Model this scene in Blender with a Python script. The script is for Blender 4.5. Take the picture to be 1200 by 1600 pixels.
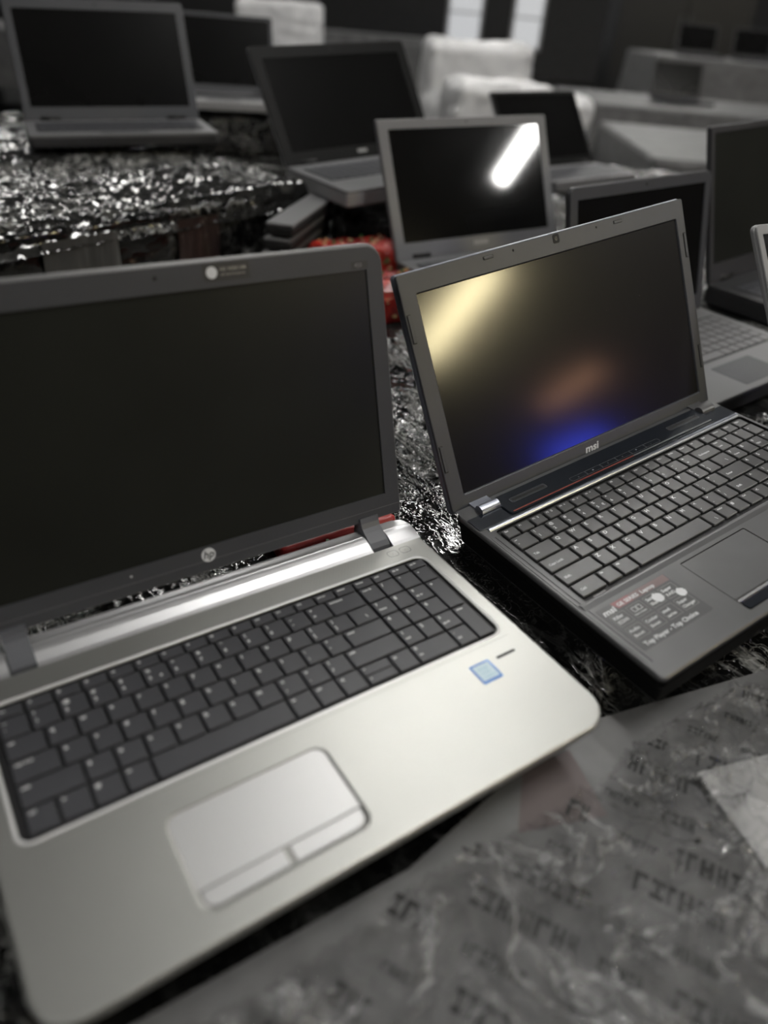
import bpy, math, random
import numpy as np
from mathutils import Matrix, Vector

# ------------------------------------------------------------------ camera
for o in list(bpy.data.objects): bpy.data.objects.remove(o)
SC = bpy.context.scene
COL = SC.collection
def Rx(a): c,s=math.cos(a),math.sin(a); return np.array([[1,0,0],[0,c,-s],[0,s,c]])
def Ry(a): c,s=math.cos(a),math.sin(a); return np.array([[c,0,s],[0,1,0],[-s,0,c]])
def Rz(a): c,s=math.cos(a),math.sin(a); return np.array([[c,-s,0],[s,c,0],[0,0,1]])
cd = bpy.data.cameras.new('camera'); cam = bpy.data.objects.new('camera', cd); COL.objects.link(cam)
CR = Rx(math.pi/2-0.59801)@Rz(0.090209)
cam.matrix_world = Matrix.Translation((0,0,0.3999)) @ Matrix(CR.tolist()).to_4x4()
cd.sensor_fit = 'VERTICAL'; cd.sensor_height = 36.0; cd.lens = 1164.16/1600*36
cd.clip_start = 0.02; cd.clip_end = 80
cd.dof.use_dof = True; cd.dof.focus_distance = 0.75; cd.dof.aperture_fstop = 2.5
SC.camera = cam

# ------------------------------------------------------------------ world and view
W = bpy.data.worlds.new('hall_air'); SC.world = W; W.use_nodes = True
W.node_tree.nodes['Background'].inputs[0].default_value = (0.5,0.52,0.55,1)
W.node_tree.nodes['Background'].inputs[1].default_value = 0.3
VS = SC.view_settings
VS.view_transform = 'Standard'; VS.look = 'None'; VS.gamma = 1.0; VS.use_curve_mapping = False
VS.exposure = 0.0
TUBE_POWER = 100.0     # emission strength of the ceiling tubes

# ------------------------------------------------------------------ materials
def mat(name, col=(.5,.5,.5), rough=.5, metal=0., spec=.5, coat=0., coat_rough=.1, emit=None, es=0., alpha=1.):
    m = bpy.data.materials.new(name); m.use_nodes = True
    b = m.node_tree.nodes['Principled BSDF']
    b.inputs['Base Color'].default_value = (*col,1); b.inputs['Roughness'].default_value = rough
    b.inputs['Metallic'].default_value = metal; b.inputs['Specular IOR Level'].default_value = spec
    b.inputs['Coat Weight'].default_value = coat; b.inputs['Coat Roughness'].default_value = coat_rough
    b.inputs['Alpha'].default_value = alpha
    if emit: b.inputs['Emission Color'].default_value = (*emit,1); b.inputs['Emission Strength'].default_value = es
    return m
def nn(m, t, **kw):
    n = m.node_tree.nodes.new(t)
    for k,v in kw.items(): setattr(n,k,v)
    return n
def lk(m, a, b): m.node_tree.links.new(a, b)
def coords(m, scale=(1,1,1), rot=(0,0,0)):
    tc = nn(m,'ShaderNodeTexCoord'); mp = nn(m,'ShaderNodeMapping')
    mp.inputs['Scale'].default_value = scale; mp.inputs['Rotation'].default_value = rot
    lk(m, tc.outputs['Object'], mp.inputs['Vector']); return mp.outputs[0]
def noise(m, vec, scale, detail=3, rough=.5, dist=0.):
    n = nn(m,'ShaderNodeTexNoise'); n.inputs['Scale'].default_value = scale; n.inputs['Detail'].default_value = detail
    n.inputs['Roughness'].default_value = rough; n.inputs['Distortion'].default_value = dist
    lk(m, vec, n.inputs['Vector']); return n.outputs['Fac']
def ramp(m, fac, stops):
    r = nn(m,'ShaderNodeValToRGB'); e = r.color_ramp.elements
    while len(e) < len(stops): e.new(.5)
    for i,(p,c) in enumerate(stops):
        e[i].position = p; e[i].color = (*(c if isinstance(c,tuple) else (c,c,c)),1)
    lk(m, fac, r.inputs[0]); return r.outputs[0]
def bsdf(m): return m.node_tree.nodes['Principled BSDF']
def bump(m, h, strength=.3, dist=.001):
    b = nn(m,'ShaderNodeBump'); b.inputs['Strength'].default_value = strength; b.inputs['Distance'].default_value = dist
    lk(m, h, b.inputs['Height']); lk(m, b.outputs[0], bsdf(m).inputs['Normal']); return b
def grainy(m, col, scale=900, amt=.25, var=.12):
    v = coords(m); n = noise(m, v, scale, 2); 
    c = ramp(m, noise(m, v, 14, 4), [(.3, tuple(x*(1-var) for x in col)), (.7, tuple(min(1,x*(1+var)) for x in col))])
    lk(m, c, bsdf(m).inputs['Base Color']); bump(m, n, amt, .00015); return m

M = {}
M['silver'] = grainy(mat('silver_deck', (.46,.463,.44), .42, .88, .5), (.46,.463,.44), 1500, .12, .02)
M['silver_pad'] = grainy(mat('silver_touchpad', (.62,.62,.62), .42, .72), (.62,.62,.62), 1500, .05, .01)
M['silver_groove'] = mat('silver_groove', (.38,.38,.36), .45, .6)
M['lid_shell'] = mat('lid_shell_grey', (.15,.15,.15), .4, .3)
M['rim'] = mat('silver_rim', (.75,.75,.75), .45, .35)
M['ridge'] = mat('silver_ridge', (.62,.62,.63), .36, .85)
M['black_bezel'] = mat('black_bezel', (.005,.005,.005), .5, 0, .15)
M['chrome'] = mat('polished_silver', (.74,.74,.75), .24, .9)
M['grille'] = mat('speaker_mesh', (.45,.45,.46), .38, .8)
M['black_plastic'] = grainy(mat('black_plastic', (.035,.035,.037), .42), (.035,.035,.037), 1800, .3, .15)
M['dark_lid'] = grainy(mat('charcoal_bezel', (.050,.052,.058), .5), (.050,.052,.058), 1800, .25, .06)
M['hinge'] = mat('hinge_grey', (.10,.104,.116), .42)
M['keycap'] = grainy(mat('keycap_charcoal', (.052,.053,.060), .46), (.052,.053,.060), 900, .3, .1)
M['keywell'] = mat('key_tray_black', (.012,.012,.013), .5)
M['legend'] = mat('key_print', (.75,.75,.76), .5)
M['white'] = mat('white_print', (.75,.76,.78), .4)
M['dark'] = mat('matt_black', (.006,.006,.006), .6)
M['msi_deck'] = grainy(mat('brushed_graphite', (.105,.105,.107), .36, .35), (.105,.105,.107), 1200, .25, .1)
M['msi_key'] = grainy(mat('worn_black_keycap', (.095,.095,.097), .34), (.095,.095,.097), 1200, .4, .2)
M['msi_lid'] = grainy(mat('graphite_bezel', (.062,.065,.073), .42, .1), (.062,.065,.073), 1500, .3, .05)
M['msi_gloss'] = mat('gloss_navy_black', (.012,.015,.021), .2, 0, .5, .3, .1)
M['bar'] = mat('steel_blue_bar', (.36,.38,.44), .28, .85)
M['red_line'] = mat('red_line', (.25,.045,.03), .35)
M['side_black'] = mat('side_black', (.006,.006,.006), .6, 0, .1)
M['intel_blue'] = mat('sticker_blue', (.06,.22,.62), .35)
M['intel_pale'] = mat('sticker_pale', (.62,.78,.88), .35)
M['intel_mid'] = mat('sticker_mid', (.38,.62,.75), .35)
M['sticker'] = mat('sticker_grey', (.055,.055,.057), .4)
M['ribbon'] = mat('sticker_ribbon', (.16,.10,.10), .4)
M['ribbon_red'] = mat('sticker_red', (.24,.09,.095), .4)
M['greybezel'] = mat('grey_bezel', (.15,.15,.155), .45)
M['palegrey'] = mat('pale_grey_shell', (.30,.30,.30), .45)

def screen_mat(name, base, rough, coat, coat_rough, dust=0., spec=.3):
    m = mat(name, base, rough, 0, spec, coat, coat_rough)
    v = coords(m)
    c = noise(m, v, 5, 3)
    cr = ramp(m, c, [(.3, tuple(x*.8 for x in base)), (.7, tuple(x*1.25 for x in base))])
    out = cr
    if dust:
        vo = nn(m,'ShaderNodeTexVoronoi'); vo.inputs['Scale'].default_value = 120; lk(m, v, vo.inputs['Vector'])
        sp = ramp(m, vo.outputs['Distance'], [(.0,1.),(.07,0.)])
        pr = ramp(m, noise(m, v, 40, 2), [(.58,0.),(.66,1.)])
        mu = nn(m,'ShaderNodeMath',operation='MULTIPLY'); lk(m, sp, mu.inputs[0]); lk(m, pr, mu.inputs[1])
        mx = nn(m,'ShaderNodeMixRGB'); mx.inputs[2].default_value = (dust,dust,dust,1)
        lk(m, mu.outputs[0], mx.inputs[0]); lk(m, cr, mx.inputs[1]); out = mx.outputs[0]
    lk(m, out, bsdf(m).inputs['Base Color']); return m
M['scr_hp'] = screen_mat('matte_screen_dusty', (.018,.019,.016), .30, .0, .3, .10, .22)
M['scr_msi'] = screen_mat('matte_screen', (.006,.006,.0065), .42, .8, .125, .14, .10)
M['scr_gloss'] = screen_mat('gloss_screen', (.006,.006,.006), .05, .0, .03, 0, .4)
M['scr_dull'] = screen_mat('dull_screen', (.006,.006,.006), .22, 0, .3, 0, .2)

# black stretch film
def mathn(m, op, a, b=None, c=None):
    n = nn(m,'ShaderNodeMath',operation=op)
    for i,x in enumerate((a,b,c)):
        if x is None: continue
        if isinstance(x,(int,float)): n.inputs[i].default_value = x
        else: lk(m, x, n.inputs[i])
    return n.outputs[0]
def crease_field(m, vec, scale, power, detail=2, dist=1., k=5.):
    a = noise(m, vec, scale, detail, .5, dist)
    a = mathn(m,'ABSOLUTE', mathn(m,'MULTIPLY_ADD', a, 2., -1.))
    a = mathn(m,'SUBTRACT', 1., mathn(m,'MULTIPLY', a, k)); a = mathn(m,'MAXIMUM', a, 0.)
    return mathn(m,'POWER', a, power)
def film_mat(name, dark, light, rough, bsc=1., bst=.6, stretch=(1,1,1), rot=0, thr=(.52,.75), haze=0):
    m = mat(name, dark, rough, 0, .55, .0, .08)
    v0 = coords(m, (1,1,1), (0,0,rot)); mp2 = nn(m,'ShaderNodeMapping'); mp2.inputs['Scale'].default_value = stretch; lk(m, v0, mp2.inputs['Vector']); v = mp2.outputs[0]
    v2 = coords(m, (1,1,1), (0,0,.8))
    a = crease_field(m, v, 34*bsc, 2, 2, 1.2, 4.); b = crease_field(m, v2, 70*bsc, 2, 2, 1.2, 5.); c = crease_field(m, v, 200*bsc, 2, 2, .6, 3.)
    h = mathn(m,'ADD', a, mathn(m,'MULTIPLY', b, .3)); h = mathn(m,'ADD', h, mathn(m,'MULTIPLY', c, .05))
    gate = ramp(m, noise(m, v2, 9*bsc, 3), [(.47,.06),(.60,1.)])
    h = mathn(m,'MULTIPLY', h, gate)
    bump(m, h, bst, .005)
    c = ramp(m, noise(m, v, 18*bsc, 5, .65, .6), [(thr[0], dark), (thr[1], light)])
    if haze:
        hz = crease_field(m, v, 34*bsc, 1.5, 3, 1.2, 9.); hz2 = crease_field(m, v2, 70*bsc, 1.5, 3, 1.2, 12.)  # film whitening along creases, doubling as glints painted into the base colour
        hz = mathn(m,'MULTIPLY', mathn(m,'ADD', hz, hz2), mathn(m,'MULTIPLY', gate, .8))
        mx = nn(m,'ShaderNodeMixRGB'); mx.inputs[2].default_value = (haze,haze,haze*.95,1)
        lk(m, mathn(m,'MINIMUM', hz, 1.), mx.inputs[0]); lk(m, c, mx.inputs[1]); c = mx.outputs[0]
    lk(m, c, bsdf(m).inputs['Base Color'])
    return m
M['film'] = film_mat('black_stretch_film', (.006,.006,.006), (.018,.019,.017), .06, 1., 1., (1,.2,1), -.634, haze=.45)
M['film_grey'] = film_mat('milky_stretch_film', (.012,.012,.012), (.06,.06,.06), .10, .30, 1., haze=.28)
M['film_side'] = film_mat('black_wrapped_side', (.005,.005,.005), (.03,.028,.027), .12, .5, .9, haze=.15)
M['film_tape'] = film_mat('grey_wrapped_strip', (.06,.06,.06), (.14,.14,.14), .3, .5, .7, (3,3,.4))
M['film_brown'] = film_mat('brown_wrapped_strip', (.035,.022,.02), (.09,.05,.045), .3, .5, .7, (3,3,.4))
def clear_film():
    m = mat('clear_stretch_film', (.34,.34,.34), .10, 0, 1.)
    v = coords(m, (1,1,1))
    h = mathn(m,'ADD', crease_field(m, v, 22, 2, 3, 1.5, 4.), mathn(m,'MULTIPLY', crease_field(m, v, 60, 2, 2, 1., 4.), .4))
    bp = bump(m, h, 1., .007)
    nt = m.node_tree; out = nt.nodes['Material Output']
    tr = nn(m,'ShaderNodeBsdfTransparent'); mix = nn(m,'ShaderNodeMixShader')
    cf = mathn(m,'ADD', crease_field(m, v, 9, 2, 3, 1.5, 6.), mathn(m,'MULTIPLY', crease_field(m, v, 22, 2, 3, 1.5, 7.), .6))
    lk(m, ramp(m, cf, [(.0,.10),(.5,.22),(1.,.5)]), bsdf(m).inputs['Base Color'])  # whitened creases; the pale end also paints in fold highlights
    al = ramp(m, mathn(m,'MULTIPLY_ADD', noise(m, v, 16, 3, .5, 1.), .8, mathn(m,'MULTIPLY', cf, .35)), [(.30,.08),(.75,.6)])
    lk(m, al, mix.inputs[0]); lk(m, tr.outputs[0], mix.inputs[1]); lk(m, bsdf(m).outputs[0], mix.inputs[2])
    lk(m, mix.outputs[0], out.inputs[0]); return m
M['clear'] = clear_film()
M['red_foil'] = film_mat('red_foil', (.16,.008,.008), (.42,.03,.02), .2, .8, .9, thr=(.4,.6))
M['gold'] = mat('gold_print', (.65,.5,.25), .35, .5)
M['green'] = mat('green_print', (.05,.16,.05), .35)
M['red_card'] = mat('red_card', (.36,.02,.018), .35)
M['carton'] = grainy(mat('grey_carton', (.15,.15,.15), .5), (.15,.15,.15), 60, .1, .35)
M['carton_ink'] = mat('carton_ink', (.022,.022,.022), .5)
M['carton_red'] = mat('carton_pink_print', (.145,.118,.116), .5)
M['paper'] = mat('pale_card', (.55,.55,.55), .5)
M['table'] = mat('table_board', (.05,.045,.04), .5)
M['steel'] = mat('table_leg_steel', (.1,.1,.1), .4, .8)
M['cloth'] = grainy(mat('grey_table_cloth', (.12,.12,.12), .5), (.12,.12,.12), 12, .2, .25)
M['floor'] = grainy(mat('hall_floor', (.05,.05,.05), .35), (.05,.05,.05), 3, .05, .3)
M['wall'] = grainy(mat('hall_wall', (.06,.06,.06), .7), (.06,.06,.06), 2, .05, .3)
M['ceiling'] = mat('hall_ceiling', (.02,.02,.02), .8)
M['cabinet'] = mat('dark_cabinet', (.012,.012,.012), .4)
M['grey_box'] = grainy(mat('grey_box', (.13,.13,.13), .5), (.13,.13,.13), 5, .1, .35)
M['white_bag'] = film_mat('white_wrapped_bundle', (.7,.7,.7), (.9,.9,.9), .3, .12, .6)
def tube_mat(name, col, s): return mat(name, (.8,.8,.8), .5, emit=col, es=s)
M['tube'] = tube_mat('tube_light', (1,.985,.95), TUBE_POWER)
M['tube_soft'] = tube_mat('tube_light_soft', (1,.985,.95), TUBE_POWER*.46)
M['tube_warm'] = tube_mat('tube_light_warm', (1,.86,.50), TUBE_POWER*.68)
M['tube_amber'] = tube_mat('tube_light_amber', (1,.5,.28), TUBE_POWER*.10)
M['sign_blue'] = tube_mat('blue_backlit_sign', (.04,.07,.9), 17.)
M['window'] = tube_mat('window_daylight', (.95,.97,1), .45)
M['housing'] = mat('lamp_housing', (.5,.5,.5), .5)

# ------------------------------------------------------------------ mesh helpers
def mesh(name, V, F, smooth=False):
    me = bpy.data.meshes.new(name); me.from_pydata([tuple(map(float,v)) for v in V], [], F); me.update()
    if smooth: me.shade_smooth()
    return me
def ob(name, me, material=None, parent=None, loc=(0,0,0), rot=None):
    o = bpy.data.objects.new(name, me); COL.objects.link(o); o.location = loc
    if rot is not None: o.rotation_euler = rot
    if parent: o.parent = parent
    if material is not None and len(me.materials)==0: me.materials.append(M[material] if isinstance(material,str) else material)
    return o
def empty(name, loc, R=None):
    o = bpy.data.objects.new(name, None); COL.objects.link(o); o.empty_display_size=.05
    o.matrix_world = Matrix.Translation(loc) @ (Matrix(R.tolist()).to_4x4() if R is not None else Matrix())
    return o
def tag(o, label, cat, group=None, kind=None):
    o['label'] = label; o['category'] = cat
    if group: o['group'] = group
    if kind: o['kind'] = kind
    return o
def struct(o): o['kind'] = 'structure'; return o
class MB:
    def __init__(s): s.V=[]; s.F=[]
    def add(s, V, F):
        n=len(s.V); s.V += [tuple(v) for v in V]; s.F += [tuple(i+n for i in f) for f in F]
    def box(s, x0,x1,y0,y1,z0,z1):
        s.add([(x0,y0,z0),(x1,y0,z0),(x1,y1,z0),(x0,y1,z0),(x0,y0,z1),(x1,y0,z1),(x1,y1,z1),(x0,y1,z1)],
              [(0,3,2,1),(4,5,6,7),(0,1,5,4),(1,2,6,5),(2,3,7,6),(3,0,4,7)])
    def loft(s, loops, cap0=True, cap1=True):
        n=len(loops[0]); V=[p for l in loops for p in l]; F=[]
        for k in range(len(loops)-1):
            for i in range(n):
                j=(i+1)%n; F.append((k*n+i,k*n+j,(k+1)*n+j,(k+1)*n+i))
        if cap0: F.append(tuple(reversed(range(n))))
        if cap1: F.append(tuple((len(loops)-1)*n+i for i in range(n)))
        s.add(V,F)
    def tube(s, a, b, r, n=10):
        a=Vector(a); b=Vector(b); d=(b-a).normalized(); q=d.to_track_quat('Z','Y')
        L=[[tuple(p+q@Vector((r*math.cos(t*2*math.pi/n), r*math.sin(t*2*math.pi/n),0))) for t in range(n)] for p in (a,b)]
        s.loft(L)
    def ob(s, name, material, parent=None, loc=(0,0,0), rot=None, smooth=False, f=None):
        V = s.V if f is None else [f(v) for v in s.V]
        return ob(name, mesh(name, V, s.F, smooth), material, parent, loc, rot)
def rr(x0,x1,y0,y1,r=0.001,n=5,inset=0.):
    """rounded rectangle, ccw; r scalar or (bl,br,tr,tl)"""
    R = r if isinstance(r,tuple) else (r,)*4
    x0+=inset;x1-=inset;y0+=inset;y1-=inset
    P=[]
    for (cx,cy,sx,sy,a0),q in zip(((x0,y0,1,1,180),(x1,y0,-1,1,270),(x1,y1,-1,-1,0),(x0,y1,1,-1,90)),R):
        q=max(q-inset,.00005)
        for i in range(n+1):
            a=math.radians(a0+90*i/n); P.append((cx+sx*q+q*math.cos(a), cy+sy*q+q*math.sin(a)))
    return P
def at_z(P,z): return [(x,y,z) for x,y in P]
def slab(x0,x1,y0,y1,z0,z1,r=.002,b=.0008,n=5,bb=None):
    m=MB(); bb = b if bb is None else bb
    L=[]
    for z,i in ((z0,bb),(z0+bb*.35,bb*.35),(z0+bb,0),(z1-b,0),(z1-b*.35,b*.3),(z1,b)):
        L.append(at_z(rr(x0,x1,y0,y1,r,n,i),z))
    m.loft(L); return m
def ring(m, outer, inner, z0, z1=None):
    """flat annulus between two matched outlines"""
    z1 = z0 if z1 is None else z1; n=len(outer)
    V=at_z(outer,z0)+at_z(inner,z1); m.add(V,[(i,(i+1)%n,n+(i+1)%n,n+i) for i in range(n)])
def lidmap(v): return (v[0], -v[2], v[1])

text_cache = {}
def text_mesh(s, size, bold=0., ext=.00004):
    k=(s,size,bold)
    if k not in text_cache:
        c=bpy.data.curves.new('text','FONT'); c.body=s; c.size=size; c.extrude=ext; c.offset=bold*size; c.resolution_u=2
        t=bpy.data.objects.new('text',c); COL.objects.link(t)
        me=bpy.data.meshes.new_from_object(t); bpy.data.objects.remove(t); me.name='print'
        text_cache[k]=me
    return text_cache[k]
def text(s, size, parent, loc, material='legend', name='legend', rot=(0,0,0), bold=0., shear=0., sx=1.):
    me=text_mesh(s,size,bold)
    if shear or sx!=1.:
        me=me.copy()
        for v in me.vertices: v.co.x = v.co.x*sx + shear*v.co.y
    if not me.materials: me.materials.append(M[material])
    elif me.materials[0]!=M[material]:
        me=me.copy(); me.materials[0]=M[material]
    o=bpy.data.objects.new(name,me); COL.objects.link(o); o.parent=parent; o.location=loc; o.rotation_euler=rot
    return o

# ------------------------------------------------------------------ laptops: frames
class Frame:
    def __init__(s,x,y,z,yaw,tx=0,ty=0): s.o=np.array([x,y,z]); s.R=Rz(yaw)@Rx(tx)@Ry(ty)
    def g(s,p): return s.o+s.R@np.array(p,float)
FOOT=[]   # footprints for the film height: (frame, x0,x1,y0,y1, z_local_bottom)

def key_mesh(w,d,h,key={}):
    k=(round(w,5),round(d,5),h)
    if k not in key:
        m=MB(); L=[at_z(rr(0,w,0,d,.0009,2),0), at_z(rr(0,w,0,d,.0009,2,.00005),h*.75), at_z(rr(0,w,0,d,.0009,2,.0006),h)]
        m.loft(L,cap0=False); key[k]=mesh('key',m.V,m.F)
    return key[k]
def key_slots(rows, tops, bottoms, gap):
    out=[]
    for i,row in enumerate(rows):
        for k in row:
            x,x1,lab=k[0],k[1],k[2]; kind=k[3] if len(k)>3 else ''
            y1=tops[i]; y0=bottoms[i]
            if kind=='tall': y0=bottoms[i+1]
            if kind=='up': y0=(y0+y1)/2
            if kind=='down': y1=(y0+y1)/2-.0006
            out.append((x,x1-gap,y0,y1,lab))
    return out
def seq(x0,pitch,labels): return [(x0+pitch*i, x0+pitch*(i+1), l) for i,l in enumerate(labels)]
mm=.001
def add_keys(root, slots, T, ztop, h, material, legends=True, big=.0035, two='num', font='hp'):
    for x0,x1,y0,y1,lab in slots:
        k=ob('key', key_mesh(x1-x0,y1-y0,h), material, root, (x0,y0,T+ztop-h))
        if not legends or not lab: continue
        w=x1-x0; d=y1-y0; parts=lab.split('|')
        for j,s in enumerate(parts):
            if not s: continue
            small=len(s)>1 or d<.013
            sz=(.0029 if small else big)
            if len(parts)>1 and not small: sz=big*.85
            px=.0022; py=d-sz*.75-.0018-(j*(d*.42) if j<2 else d*.42)
            if j==2: px=w*.58
            if font=='msi' and len(s)>1 and w>.022 : px=.004; py=d*.38; sz=.0038
            if d<.013 and j==1: px=w*.52; py=d-sz*.75-.0018
            text(s, sz, k, (px,py,h+.00002), 'white' if font=='msi' else 'legend', bold=.025)

def laptop(name, F, x0,x1,y0,y1,T, r=.008, base='black_plastic', side=None, b=.0015):
    root=empty(name, F.g((0,0,-T)), F.R)
    FOOT.append((F,x0,x1,y0,y1,-T))
    return root

# ================================================================== HALL (structure)
def plane_box(name,x0,x1,y0,y1,z0,z1,material):
    m=MB(); m.box(x0,x1,y0,y1,z0,z1); return struct(m.ob(name,material))
FZ=-.78; CZ=3.25
plane_box('floor',-10,17,-8,20,FZ-.1,FZ,'floor')
plane_box('ceiling',-10,17,-8,20,CZ,CZ+.1,'ceiling')
plane_box('wall_back',-10,17,20,20.1,FZ,CZ,'wall')
plane_box('wall_front',-10,17,-8.1,-8,FZ,CZ,'wall')
plane_box('wall_left',-10.1,-10,-8,20,FZ,CZ,'wall')
plane_box('wall_right',17,17.1,-8,20,FZ,CZ,'wall')

# ceiling tubes: each a lamp with housing and tube
def tube_lamp(c, L, material='tube', wide=.06, d=(.62,-.785), label='', k=1):
    c=Vector((c[0],c[1],3.0)); D=Vector((d[0],d[1],0)).normalized()
    r=empty('tube_lamp', c); a=-D*L/2; b=D*L/2; q=math.atan2(D.y,D.x)
    m=MB(); m.box(-L/2-.03,L/2+.03,-wide*.8,wide*.8,.05,.09); h=m.ob('housing','housing',r,rot=(0,0,q))
    m=MB(); m.tube((-L/2,0,0),(L/2,0,0),wide/2,10); m.ob('tube',material,r,(0,0,.015),rot=(0,0,q),smooth=True)
    m=MB(); 
    for s in (-L*.3,L*.3): m.tube((s,0,.09),(s,0,.25),.006,6)
    m.ob('hanger','steel',r,rot=(0,0,q))
    tag(r,label,'lamp','ceiling tube lamps over the hall'); return r
LB='long tube lamp hanging from the hall ceiling, only its reflection seen'
# (these hang overhead, outside the frame; their reflections show in the screens and film)
tube_lamp((5.30,.67),.72,'tube',.16,label='short tube lamp mirrored as a white stroke in the grey bezel laptop screen')
tube_lamp((7.12,-1.95),1.9,'tube_warm',.26,label='warm tube lamp mirrored as a yellow streak in the front right laptop screen')
tube_lamp((12.95,-2.5),1.6,'tube_amber',.26,label='amber tube lamp far down the hall, faint streak in the yellow-glare screen')
for c,L,w_ in (((.12,2.75),1.5,'nearest ahead, mirrored in the silver palm rest'),((1.15,.75),1.2,'added above the two front laptops to light the silver ridge'),((.7,4.4),1.3,'added over the narrow table to brighten the pale bundles'),((-2.0,6.2),1.3,'over the wrapped stack side'),((4.2,7.2),1.3,'over the long far right table'),((.9,9.5),1.3,'before the grey counter'),((-4.5,9.5),1.3,'by the far left cabinet'),((3.5,12.5),1.3,'near the two back windows'),((-1.5,-2.0),1.2,'behind the viewer')):
    tube_lamp(c,L,'tube_soft' if c[1]==2.75 else 'tube',.09,label='tube lamp under the ceiling, '+w_)  # tubes above front laptops and pale bundles are added to brighten them
m=MB(); m.box(-.02,.02,-.7,.7,-.35,.35)
o=m.ob('lit_sign','sign_blue',None,(16.9,-3.85,2.45)); tag(o,'blue backlit sign on the right hall wall, glowing blue in the front right laptop screen','sign')

# ================================================================== LAPTOP 1: silver, open, left
HP=Frame(.020456,.247724,0,.63345)
T=.0235
r=laptop('laptop',HP,-.192,.192,0,.266,T)
tag(r,'large silver laptop with black keys and black screen, at the front left','laptop')
z=T
# base shell: deck ring (keyboard hole, touchpad hole), skirt
kb=(-.1765,.1765,.1045,.2135); pad=(-.106,.0015,.0155,.0815)
yS=.0935; yB=.2365
m=MB(); bz=.0022
rF=.024
def outl(ins,y1=yB,rt=.0002,rb=rF): return rr(-.192,.192,0,y1,(rb,rb,rt,rt),8,ins)
rear_o=rr(-.192+bz,.192-bz,yS,yB,(.00005,)*4,8); rear_i=rr(*kb,(.007,.010,.010,.007),8)
ring(m,rear_o,rear_i,z)
front_o=rr(-.192,.192,0,yS,(rF,rF,.00005,.00005),8); 
front_o=rr(-.192+bz,.192-bz,bz,yS,(rF-bz,rF-bz,.00005,.00005),8); front_i=rr(*pad,.009,8)
ring(m,front_o,front_i,z)
full=[(bz,0),(bz*.6,-.0002),(bz*.25,-.0008),(0,-.0022),(.0005,-.006),(.0035,-.013),(.007,-T+.002)]
m.loft([at_z(rr(-.192,.192,0,yB,(rF,rF,.0022,.0022),8,i),z+dz) for i,dz in full],cap0=False,cap1=True)
base=m.ob('base','silver',r)
# keyboard tray: bevelled bright rim, wall, floor
m=MB(); A=rr(*kb,(.007,.010,.010,.007),8)
o1=rr(kb[0]-.0026,kb[1]+.0026,kb[2]-.0022,kb[3]+.0026,(.009,.012,.012,.009),8)
m.loft([at_z(o1,z+.00002),at_z(rr(kb[0]-.0012,kb[1]+.0012,kb[2]-.001,kb[3]+.0012,(.008,.011,.011,.008),8),z+.0004),at_z(A,z-.0002),at_z(A,z-.0012)],False,False)
m.ob('keyboard_rim','rim',r)
m=MB(); m.loft([at_z(A,z-.0012),at_z(A,z-.0026)],False,True); m.ob('keyboard_tray','keywell',r)
# touchpad
m=MB(); P=rr(*pad,.009,8); P2=rr(pad[0]+.0025,pad[1]-.0025,pad[2]+.0025,pad[3]-.0008,.008,8)
m.loft([at_z(P,z),at_z(P2,z-.0011)],False,False); m.ob('touchpad_frame','silver_groove',r)
m=slab(pad[0]+.002,pad[1]-.002,.0305,pad[3]-.0005,z-.003,z-.0008,(.0005,.0005,.008,.008),.0004,8); m.ob('touchpad','silver_pad',r)
for a,b_,rad in ((pad[0]+.0035,-.0535,(.007,.0008,.0006,.0006)),(-.0495,pad[1]-.0035,(.0008,.007,.0006,.0006))):
    m=slab(a,b_,.0185,.0298,z-.003,z-.0009,rad,.0006,6); m.ob('touchpad_button','silver_pad',r)
m=MB(); m.box(pad[0]+.0025,pad[1]-.0025,pad[2]+.002,.0305,z-.0032,z-.0022); m.ob('button_recess','silver_groove',r)
# palm rest step line
m=MB(); m.box(-.176,.178,.0990,.0996,z-.0002,z+.00012); m.ob('deck_crease','silver_groove',r)
# rear ridge in three pieces
prof=[(yB,0),(.2400,.0009),(.2440,.0026),(.2475,.0041),(.2510,.0050),(.2540,.0053),(.2548,.0046),(.2556,.0049),(.2640,.0046),(.2672,.0030),(.2680,0),(.2670,-.010),(.262,-T+.002),(yB,-T+.002)]
def ridge(a,b_,ra=0,rb=0):
    m=MB(); L=[]
    n=5
    for i in range(n+1):
        t=i/n; x=a+(b_-a)*t
        L.append((x,1.))
    xs=[a+(b_-a)*i/8 for i in range(9)]
    loops=[]
    if rb: xs=[a]+[b_-rb+rb*math.sin(math.pi/2*i/6) for i in range(7)]
    if ra: xs=[a+ra-ra*math.cos(math.pi/2*i/6) if False else a+ra*(1-math.cos(math.pi/2*i/6)) for i in range(7)]+[b_]
    for x in xs:
        cut=0
        if rb and x>b_-rb: cut=rb-math.sqrt(max(0,rb*rb-(x-b_+rb)**2))
        if ra and x<a+ra: cut=ra-math.sqrt(max(0,ra*ra-(a+ra-x)**2))
        loops.append([(x, min(y,.2680-cut) if y>yB else y, z+dz*(1-.5*cut/.02 if dz>0 else 1)) for y,dz in prof])
    m.loft(loops); return m
ridge(-.1375,.1415).ob('rear_ridge','ridge',r)
ridge(.1625,.192,rb=.016).ob('rear_ridge','ridge',r)
ridge(-.192,-.1555,ra=.016).ob('rear_ridge','ridge',r)
m=MB(); m.box(-.1565,.1635,yB,.262,z-.018,z-.008); m.ob('hinge_tray','dark',r)
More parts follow.
